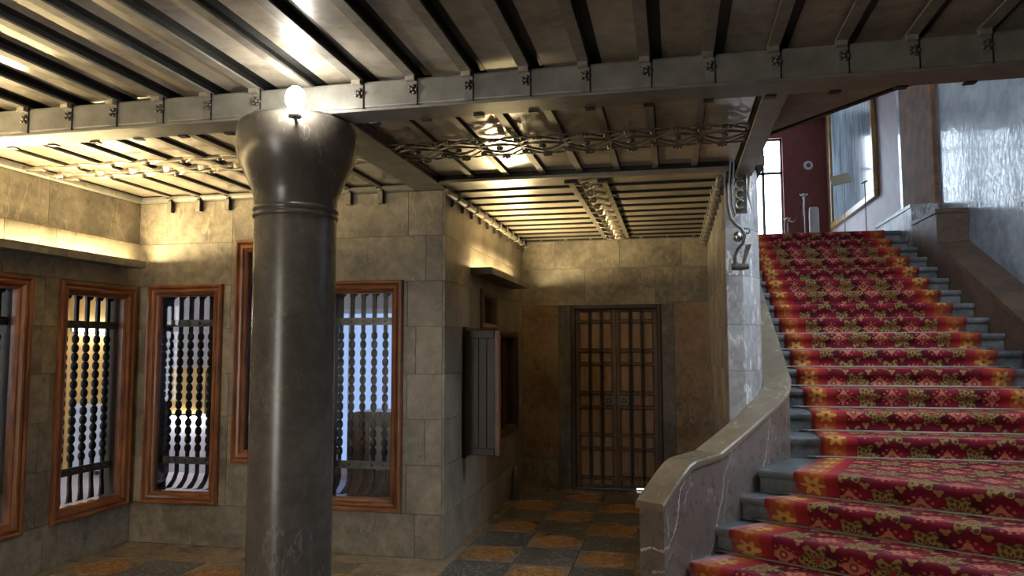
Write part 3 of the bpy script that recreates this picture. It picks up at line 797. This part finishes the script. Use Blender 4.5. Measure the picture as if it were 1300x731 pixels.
ledger('wall_ledger', (XP+.09, YR-.001), (XR-.09, YR-.001), (0, -1), 'angle iron along the top of the recess end wall', ROS_YB, [.15+.29*k for k in range(7)], False)
# rods with clips along both sides of the recess ceiling
def rod_ledger(x, s, label):
    o = tag(empty('recess_ledger', (x, 5.52, 2.81)), label, 'ledger')
    ys = [b_-5.52 for b_ in BOARDS]
    for a, b in zip([0]+ys, ys):
        MB().tube([(s*.045, a+.012, 0), (s*.045, a+.03, 0), (s*.045, b-.03, 0), (s*.045, b-.012, 0)], [.02, .028, .028, .02], 10).build('rod', 'joist_paint', o)
        MB().box(s*.004, b-.012, -.075, s*.03, b+.012, .0).build('clip_strap', 'dark_iron', o)
        MB().tube([(s*.03, b, -.03), (s*.08, b, -.02), (s*.085, b, .03), (s*.05, b, .055)], .008, 6).build('clip', 'bright_iron', o)
rod_ledger(XP, 1, 'segmented iron rod with clips above the recess casement wall')
rod_ledger(XR-.012, -1, 'segmented iron rod with clips along the stair side of recess')

# ------------------------------------------------------------------ wrought iron bands on the ceiling
def wavy(x0, x1, y, z, amp, n=13, ph=0):
    return [(x0+(x1-x0)*k/(n-1), y + amp*math.sin(math.pi*k/(n-1)+ph), z) for k in range(n)]
def orn_mesh():
    mb = MB(); h = .128
    for s in (-1, 1):
        mb.tube([(-h, 0, 0), (-.085, s*.028, -.004), (-.04, s*.05, -.008), (0, s*.056, -.010), (.04, s*.05, -.008), (.085, s*.028, -.004), (h, 0, 0)], [.006, .007, .009, .010, .009, .007, .006], 8)
        mb.tube([(-h, s*.055, 0), (-.08, s*.088, -.004), (-.035, s*.122, -.006), (0, s*.128, -.008), (.035, s*.122, -.006), (.08, s*.088, -.004), (h, s*.055, 0)], [.006, .007, .007, .008, .007, .007, .006], 8)
        mb.tube([(-h, s*.125, 0), (-.075, s*.132, -.003), (-.03, s*.115, -.006), (0, s*.10, -.008), (.03, s*.115, -.006), (.075, s*.132, -.003), (h, s*.125, 0)], [.005, .006, .006, .007, .006, .006, .005], 8)
        for k in (-1, 0, 1): mb.ball((k*.019, s*(.132+.010*(k == 0)), -.014), .012, 6, 4)
        for k in (-1, 1): mb.ball((k*h, s*.09, -.004), .014, 6, 4)
    mb.ball((0, 0, -.010), .017, 8, 5, 1.5, 1, .9)
    mb.v = [(x, y*1.5, z) for x, y, z in mb.v]
    return mb.mesh('scroll_ornament', 'dark_iron')
ORN = orn_mesh()
def leaf_mesh():
    mb = MB(); h = .118
    n = 9
    rs = []
    for k in range(n):
        t = k/(n-1); wd = .006+.034*math.sin(math.pi*t)**1.4; tw = math.pi*(t-.1); x_ = -h+2*h*t
        rs.append([(x_, wd*math.cos(tw)*sx-.004*math.sin(tw)*sy, wd*math.sin(tw)*sx*.5+.004*sy-.012) for sx, sy in ((-1, -1), (1, -1), (1, 1), (-1, 1))])
    mb.loft(rs, smooth=True)
    for s in (-1, 1):
        rs = []
        for k in range(n):
            t = k/(n-1); tw = math.pi*t; x_ = -.136+.272*t; wd = .014
            rs.append([(x_, s*.125+wd*math.cos(tw)*sx-.004*math.sin(tw)*sy, wd*math.sin(tw)*sx+.004*sy) for sx, sy in ((-1, -1), (1, -1), (1, 1), (-1, 1))])
        mb.loft(rs, smooth=True)
        mb.ball((.03, s*.125, -.012), .013, 6, 4)
    mb.ball((-.02, 0, -.018), .013, 6, 4)
    mb.v = [(x, y*1.25, z) for x, y, z in mb.v]
    return mb.mesh('twisted_leaf', 'bright_iron')
LEAF = leaf_mesh()
band1 = tag(empty('iron_ceiling_band', (-1.7, 4.55, 2.862)), 'dark wrought iron band of eye shaped scrolls across joists between the beams', 'ironwork')
for a, b in zip(JX, JX[1:]):
    c = (a+b)/2
    if -1.72 < c < .45: link('scroll_ornament', ORN, band1, (c+1.7, 0, 0))
band2 = tag(empty('iron_ceiling_band', (-4.4, 4.56, 2.862)), 'shiny twisted iron band across joists beside the column', 'ironwork')
for a, b in zip([XL+.06]+JX, JX):
    c = (a+b)/2
    if XL+.05 < c < -2.05: link('twisted_leaf', LEAF, band2, (c+4.4, 0, 0))
band3 = tag(empty('iron_ceiling_band', (-.62, 5.55, 2.845)), 'ladder like iron band along the boarded recess ceiling', 'ironwork')
for s in (-1, 1):
    MB().box(s*.125-.022, .06, -.004, s*.125+.022, 3.02, .014).build('rail', 'bright_iron', band3)
    MB().box(s*.125-.045, .03, -.008, s*.125+.045, .065, .016).build('rail_end', 'black_iron', band3)
    MB().box(s*.125-.035, 3.02, -.008, s*.125+.035, 3.05, .016).build('rail_end', 'black_iron', band3)
    for k, b_ in enumerate(BOARDS):
        if b_ < YR-.1: MB().tube([(s*.125+.024, b_-5.55-.02, .0), (s*.125+.05, b_-5.55, .006), (s*.125+.024, b_-5.55+.02, .0)], .010, 6).build('hook', 'black_iron', band3)
for k, b_ in enumerate(BOARDS):
    rs = []
    for q in range(7):
        t = q/6; tw = math.pi*t*1.1; wd = .016+.03*math.sin(math.pi*t); x_ = -.1+.2*t
        rs.append([(x_, wd*math.cos(tw)*sx-.005*math.sin(tw)*sy, wd*math.sin(tw)*sx*.45+.005*sy) for sx, sy in ((-1, -1), (1, -1), (1, 1), (-1, 1))])
    MB().loft(rs, smooth=True).build('twisted_rung', 'bright_iron', band3, (0, b_-5.55-.14, -.012))

# ------------------------------------------------------------------ iron bracket on the stair wall end
bk = tag(empty('iron_bracket', (.462, 5.735, 2.3)), 'scrolled wrought iron bracket hanging on the marble wall end', 'bracket')
MB().box(-.005, -.05, .28, .075, -.012, .72).build('back_plate', 'dark_iron', bk)
pts = [(-.05, -.06, .66), (-.065, -.07, .5), (-.06, -.075, .33), (-.045, -.08, .24), (-.01, -.085, .19), (.03, -.085, .16), (.05, -.085, .11), (.035, -.085, .05), (.0, -.08, .01), (-.02, -.075, -.04), (-.02, -.07, -.10)]
MB().tube(pts, [.010, .012, .013, .014, .014, .014, .014, .013, .012, .012, .014], 8).build('scroll_bar', 'dark_iron', bk)
MB().tube([(-.02, -.055, .66), (-.035, -.06, .5), (-.03, -.065, .34), (-.01, -.07, .26)], .008, 8).build('scroll_bar', 'dark_iron', bk)
MB().ball((-.0, -.085, .10), .034, 12, 8, 1, 1, 1.2).build('ball', 'steel', bk)
for k in range(4):
    c = .34+k*.075
    MB().tube([(.045*math.cos(a)*.7+.025, -.062, c+.032*math.sin(a)) for a in [R(40+28*q) for q in range(11)]], .009, 6).build('c_scroll', 'bright_iron', bk)
MB().tube([(.07+.03*math.cos(a)*(1-q*.06), -.055, .14+.03*math.sin(a)*(1-q*.06)) for q, a in enumerate([R(200-32*q) for q in range(12)])], .006, 6).build('curl', 'dark_iron', bk)
MB().tube([(.08, -.05, .64), (.10, -.055, .56), (.085, -.05, .42), (.11, -.05, .30)], [.018, .014, .01, .004], 8).build('leaf', 'bright_iron', bk)
MB().tube([(-.045, -.06, -.115), (.02, -.06, -.118), (.075, -.06, -.115)], [.026, .028, .02], 10).build('foot_roll', 'dark_iron', bk)
MB().loft([[(.03, -.02, -.09), (.05, -.045, -.09), (.05, -.02, -.09)], [(.06, -.02, .05), (.10, -.045, .05), (.10, -.02, .05)]]).build('side_leaf', 'bright_iron', bk)
MB().tube([(-.03, -.05, .72), (-.05, -.06, .75), (-.07, -.055, .73), (-.06, -.05, .70)], .008, 6).build('curl', 'dark_iron', bk)

# ------------------------------------------------------------------ shelves with hidden light strips
def shelf(loc, ln, dep, hgt, label, lab2):
    o = tag(empty('wall_shelf', loc), label, 'shelf')
    MB().box(.001, 0, 0, dep, ln, hgt-.022).build('board', 'grey_band', o)
    MB().box(dep-.018, 0, hgt-.022, dep, ln, hgt-.003).build('lip', 'grey_band', o)
    for q_ in (0, ln-.015): MB().box(.002, q_, hgt-.022, dep-.018, q_+.015, hgt-.001).build('end_stop', 'grey_band', o)
    # light strip: a slim wedge housing whose lit face looks up and out into the room
    t = tag(empty('light_strip', (loc[0]+dep-.07, loc[1]+.03, loc[2]+hgt-.022)), lab2, 'light strip')
    L_ = ln-.06
    MB().loft([[(0, y_, 0), (.020, y_, 0), (.012, y_, .016), (0, y_, .016)] for y_ in (0, L_)]).build('housing', 'grey_band', t)
    MB().add([(.0225, 0, .0006), (.0225, L_, .0006), (.0135, L_, .0186), (.0135, 0, .0186)], [(0, 1, 2, 3)]).build('lit_face', 'warm_strip', t)
shelf((XL, .9, 2.275), 4.64, .15, .06, 'long grey stone shelf above the side wall windows', 'warm light strip hidden on the long side wall shelf')
shelf((XP, 6.40, 2.25), 1.75, .2, .06, 'short grey stone shelf above the recess casement', 'warm light strip hidden on the short recess shelf')

# ------------------------------------------------------------------ iron barred windows with wooden frames
def frame_rails(o, a, b, c, e, prof, mat, mat2):
    """mitred moulding around rect a..b, c..e; prof [(inset, y)] outer to inner"""
    def ring(q, y): return [(a+q, y, c+q), (b-q, y, c+q), (b-q, y, e-q), (a+q, y, e-q)]
    R_ = [ring(q, y) for q, y in prof]
    for s in range(4):
        k = (s+1) % 4
        rs = [[r_[s] for r_ in R_], [r_[k] for r_ in R_]]
        MB().loft(rs).build('frame_rail', mat2 if s % 2 == 0 else mat, o)
BEADS = {}
def grille_bar_mesh(z0, zs0, zs1, zt):
    mb = MB()
    mb.loft([[(-w_, -.01+dy, z), (w_, -.01+dy, z), (w_, .01+dy, z), (-w_, .01+dy, z)] for z, w_, dy in ((zs1+.0, .016, 0), (zs1+.08, .017, 0), (zs1+.16, .015, 0), (zt-.03, .024, .0), (zt, .03, .02))])
    n = 14; h = (zs1-zs0-.14)/n
    mb.box(-.015, -.01, zs1-.10, .015, .01, zs1)
    for k in range(n): mb.ball((0, 0, zs0+.04+h*(k+.5)), h*.56, 8, 5, .72, .7, 1.0)
    mb.box(-.014, -.01, zs0, .014, .01, zs0+.05)
    mb.loft([[(x_-w_, y_-.008, z), (x_+w_, y_-.008, z), (x_+w_, y_+.008, z), (x_-w_, y_+.008, z)] for z, x_, w_, y_ in ((zs0, 0, .015, 0), (zs0-.13, 0, .016, 0), (zs0-.19, -.012, .018, -.015), (zs0-.25, -.04, .024, -.04), (z0+.015, -.065, .034, -.055))])
    return mb.mesh('grille_bar', 'black_iron')
def barred_window(num, key, label):
    side, a, b, c, e = WINS[key]
    o = struct(empty('window_%d' % num, (0, YB, 0) if side == 'back' else (XL, 0, 0), 0 if side == 'back' else R(90)), label, 'window')
    frame_rails(o, a, b, c, e, [(0, .004), (0, -.028), (.008, -.038), (.022, -.038), (.03, -.028), (.036, -.022), (.05, -.03), (.066, -.026), (.078, -.008), (.09, -.002), (.10, .012), (.10, .05), (.056, .05), (.056, .004)], 'frame_wood', 'frame_wood_flat')
    MB().box(a+.095, .03, c+.095, b-.095, .035, e-.095).build('pane', 'pane_glass', o)
    gz0, gt = c+.09, e-.05
    zs0, zs1 = c+.36, e-.30
    me_ = grille_bar_mesh(gz0, zs0, zs1, gt)
    n = 6; wd = b-a-.12
    mb = MB()
    for k in range(n*2):
        x0_ = a+.06+wd*k/(n*2); x1_ = x0_+wd/(n*2)
        mb.tube([(x0_, .15, gt-.03), ((x0_+x1_)/2, .14, gt-.06 if k % 2 else gt-.015), (x1_, .15, gt-.03)], .012, 6)
    g_ = mb.build('grille', 'black_iron', o)
    for k in range(n): link('grille_bar', me_, g_, (a+.06+wd*(k+.5)/n, .15, 0))
    for z in (zs0-.025, zs1-.02):
        m_ = MB().box(a+.058, .125, z-.03, b-.058, .138, z+.03)
        for k in range(n): m_.ball((a+.06+wd*(k+.5)/n, .122, z), .012, 6, 4)
        m_.build('grille_strap', 'dark_iron', g_)
    return o
barred_window(1, 'A', 'wood framed window of beaded iron bars farther along the long shelf from the corner')
barred_window(2, 'B', 'wood framed window of beaded bars with yellow wall behind beside room corner')
barred_window(3, 'C', 'low wood framed window of beaded bars on back wall beside the corner')
barred_window(4, 'D', 'raised wood framed window half hidden by the marble column')
barred_window(5, 'E', 'wood framed window of beaded bars between the column and the pier')

# recess casement: fixed window plus one leaf standing open
o = struct(empty('window_6', (XP, 0, 0), R(90)), 'dark wooden casement window in the recess side wall', 'window')
frame_rails(o, RW[0]-.03, RW[2]+.03, RW[1]-.03, RW[3]+.03, [(0, .003), (0, -.02), (.03, -.03), (.06, -.015), (.075, .03), (.075, .08), (.033, .08), (.033, .003)], 'dark_wood', 'dark_wood')
for u_ in (6.75, 7.28, 7.82): MB().box(u_-.035, .02, RW[1], u_+.035, .075, RW[3]).build('mullion', 'dark_wood', o)
MB().box(RW[0], .085, RW[1], RW[2], .10, RW[3]).build('shutter_board', 'dark_wood', o)
for k in range(10):
    u_ = 6.33+.2*k
    MB().box(u_-.07, .07, RW[1]+.06, u_+.07, .086, RW[3]-.06).build('shutter_panel', 'dark_wood', o)
o = struct(empty('window_13', (XP, 0, 0), R(90)), 'small square dark wooden window above the recess casement', 'window')
frame_rails(o, RW2[0]-.03, RW2[2]+.03, RW2[1]-.03, RW2[3]+.03, [(0, .003), (0, -.02), (.03, -.03), (.06, -.015), (.075, .03), (.075, .06), (.033, .06), (.033, .003)], 'door_frame_wood', 'door_frame_wood')
MB().box(RW2[0], .06, RW2[1], RW2[2], .08, RW2[3]).build('shutter_board', 'dark_wood', o)
lf_ = tag(empty('casement_leaf', (XP+.035, 6.14, .72), R(-4)), 'dark panelled casement leaf standing open into the recess', 'shutter')
LW, LH = .30, 1.03
for (a, b, c, e, m) in ((0, 0, .04, LH, 'dark_wood'), (LW-.045, 0, LW, LH, 'frame_wood'), (.04, 0, LW-.045, .06, 'dark_wood'), (.04, LH-.07, LW-.045, LH, 'dark_wood')):
    bevel(MB().box(a, -.022, b, c, .022, e).build('leaf_rail', m, lf_), .006, 2)
for k in range(3):
    x0_ = .045+k*.071
    MB().box(x0_+.004, -.012, .06, x0_+.067, .012, LH-.07).build('leaf_panel', 'dark_wood', lf_)
for z in (.2, .8): MB().lathe([(.01, z), (.01, z+.07)], 8, (-.008, 0)).build('hinge', 'black_iron', lf_)
# small stone guard at the corner
tag(MB().lathe([(.055, 0), (.05, .02), (.042, .2), (.03, .33), (.01, .35)], 14).build('corner_guard', 'grey_band', None, (XP+.065, 8.0, 0)), 'small tapered stone guard at the foot of recess wall', 'bollard')

# ------------------------------------------------------------------ double door at the end of the recess
dr = struct(empty('door_1', (0, YR, 0)), 'double wooden door with grid of iron bars at recess end', 'door')
FW = .045
for (a, b, c, e) in ((DX0, 0, DX0+FW, DZ), (DX1-FW, 0, DX1, DZ), (DX0+FW, DZ-FW, DX1-FW, DZ)):
    bevel(MB().box(a, -.015, b, c, .12, e).build('door_frame', 'dark_wood', dr), .006, 2)
ZR = [.03, .13, .455, .614, .925, 1.085, 1.416, 1.569, 1.904, 2.035]
mid = (DX0+DX1)/2
for (a, b) in ((DX0+FW+.003, mid-.003), (mid+.003, DX1-FW-.003)):
    lv = MB().box(a, .07, .02, b, .10, DZ-FW-.004).build('door_leaf', 'door_frame_wood', dr)
    for s0, s1 in ((a, a+.03), (b-.03, b)): MB().box(s0, .035, .02, s1, .07, DZ-FW-.004).build('stile', 'door_frame_wood', lv)
    w3 = (b-a-.06)/3
    for z0_, z1_ in zip(ZR, ZR[1:]):
        for k in range(3):
            x0_ = a+.03+w3*k
            p = MB(); y_o = .052 + random.uniform(-.003, .003)
            p.loft([[(x0_+.012, .07, z0_+.012), (x0_+w3-.012, .07, z0_+.012), (x0_+w3-.012, .07, z1_-.012), (x0_+.012, .07, z1_-.012)][::-1], [(x0_+.024, y_o, z0_+.024), (x0_+w3-.024, y_o, z0_+.024), (x0_+w3-.024, y_o, z1_-.024), (x0_+.024, y_o, z1_-.024)][::-1]])
            p.build('door_panel', 'door_wood', lv)
    for z in ZR[1:-1]: MB().box(a, .03, z-.012, b, .068, z+.012).build('rail', 'door_frame_wood', lv)
    for k in (1, 2):
        x_ = a+.03+w3*k
        m_ = MB(); m_.box(x_-.009, .016, .12, x_+.009, .034, DZ-FW-.01)
        for z in ZR[1:-1]: m_.ball((x_, .012, z), .016, 6, 4)
        m_.build('iron_bar', 'black_iron', lv)
for s in (-1, 1):
    MB().box(mid+s*.085-.05, .028, .95, mid+s*.085+.05, .05, 1.06).build('lock_plate', 'dark_iron', dr)
    MB().tube([(mid+s*.085+.025*math.cos(R(30*k)), .02, 1.0+.025*math.sin(R(30*k))) for k in range(13)], .005, 6).build('pull_ring', 'black_iron', dr)
MB().box(DX1-.30, .10, .002, DX1-.07, .105, .014).build('daylight_gap', 'door_gap_light', dr)
MB().box(DX0-.0045, .13, 0, DX1+.0045, .2, DZ-.001).build('backing', 'black_iron', dr)

# ------------------------------------------------------------------ room behind the barred windows
bx0, by1 = -8.2, 9.0
def rb(name, mat, label, *q, cat='wall'): return struct(MB().box(*q).build(name, mat), label, cat)
rb('floor_back_room', 'lavender_wall', 'pale floor of the room behind the barred windows', bx0, 2.0, -.1, XP-.2, by1, -.02, cat='floor')
rb('ceiling_back_room', 'white_plaster', 'pale ceiling of the room behind the barred windows', bx0, 2.0, 3.0, XP-.2, by1, 3.08, cat='ceiling')
rb('wall_back_room_far', 'lavender_wall', 'lavender far wall of the room behind the barred windows', bx0, by1, -.1, XP-.21, by1+.1, 3.08)
rb('wall_back_room_side', 'yellow_wall', 'warm yellow wall seen through the corner windows', bx0-.1, 2.0, -.1, bx0, by1+.1, 3.08)
plain_wall('wall_back_room_near', (0, 2.0, 0), R(180), -XL+.22, -bx0, -.1, 3.08, [(5.2, .8, 7.9, 2.7)], 'lavender_wall', 'near end wall of the room behind the barred windows')
sw = struct(empty('window_14', (0, by1, 0)), 'wide frosted daylight window in the room behind', 'window')
MB().box(-5.0, -.03, .2, -2.05, -.02, 2.05).build('pane', 'room_daylight', sw)
for x_ in (-5.0, -4.0, -3.03, -2.05): MB().box(x_-.03, -.06, .15, x_+.03, -.005, 2.1).build('frame_bar', 'blue_plaster', sw)
for z in (.17, 2.07): MB().box(-5.03, -.055, z-.03, -2.02, -.008, z+.03).build('frame_bar', 'blue_plaster', sw)
def tube_lamp(loc, axis, ln, label):
    o = tag(empty('tube_lamp', loc), label, 'lamp')
    v = Vector((1, 0, 0)) if axis == 'x' else Vector((0, 1, 0))
    MB().tube([v*0, v*ln], .03, 10).build('tube', 'white_tube', o)
    for t in (-.03, ln): MB().tube([v*t, v*(t+.03)], .036, 10).build('end_cap', 'dark_iron', o)
    MB().tube([v*.0+Vector((0, 0, .05)), v*ln+Vector((0, 0, .05))], .02, 6).build('batten', 'dark_iron', o)
tube_lamp((bx0+.08, 6.2, 2.05), 'y', 2.0, 'white tube lamp on the yellow side wall of the room behind')
t0 = px_at(94, 418, by1-.1); t1 = px_at(144, 418, by1-.1)
struct(MB().box(bx0, by1-.02, -.1, -6.95, by1-.002, 3.0).build('wall_yellow_far', 'yellow_wall'), 'warm yellow far wall behind the window by the room corner', 'wall')
tube_lamp((max(t0.x, bx0+.06), by1-.1, t0.z), 'x', t1.x-max(t0.x, bx0+.06), 'white tube lamp seen through the window by the room corner')
tall_window('window_15', (0, 2.0, 0), R(180), (5.2, .8, 7.9, 2.7), 'added unseen window lighting the room behind from its near wall', 'room_fill_pane')  # added out of view to light the lavender and yellow walls
pa = px_at(216, 470, by1); pb = px_at(262, 525, by1)
yp = tag(empty('lit_panel', (pa.x, by1-.02, pb.z)), 'low yellow wall panel seen through the low corner window', 'panel')
MB().box(0, -.03, 0, pb.x-pa.x, .015, pa.z-pb.z).build('board', 'yellow_wall', yp)
MB().box(-.03, -.045, pa.z-pb.z, pb.x-pa.x+.03, .015, pa.z-pb.z+.04).build('rail', 'yellow_wall', yp)
tube_lamp((pa.x+.05, by1-.1, pb.z-.06), 'x', pb.x-pa.x-.1, 'white tube lamp under the low yellow panel')
sa = px_at(96, 512, 8.5); sb = px_at(150, 512, 8.5)
sc_ = tag(empty('folding_screen', (sa.x, 8.5, 0)), 'pale blue standing screen below the yellow wall in the room behind', 'screen')
for k in range(2):
    w_ = (sb.x-sa.x)/2
    MB().box(k*w_+.01, -.02, .05, (k+1)*w_-.01, .02, sa.z).build('panel', 'blue_plaster', sc_)
    for q_ in (k*w_+.04, (k+1)*w_-.04): MB().box(q_-.02, -.02, 0, q_+.02, .02, .05).build('foot', 'dark_wood', sc_)
ca = px_at(441, 545, 7.4); cb = px_at(505, 545, 7.4)
cw = cb.x-ca.x
cu_ = tag(empty('wooden_cabinet', (ca.x, 7.4, 0)), 'brown round shouldered wooden cabinet seen through the window by the pier', 'cabinet')
n_ = 8; prof_ = [(0, 0), (cw, 0), (cw, .95)] + [(.12-.12*math.sin(R(90*k/n_)), .83+.12*math.cos(R(90*k/n_))) for k in range(n_+1)]
MB().loft([[(x_, y_, z) for x_, z in prof_] for y_ in (0, .4)]).build('body', 'frame_wood', cu_)
MB().box(cw*.38, -.012, .40, cw*.95, 0, .85).build('door', 'door_wood', cu_)
MB().box(cw*.46, -.018, .45, cw*.86, -.012, .80).build('door_panel', 'white_plaster', cu_)
MB().box(-.01, -.012, 0, cw+.01, 0, .08).build('plinth', 'dark_wood', cu_)
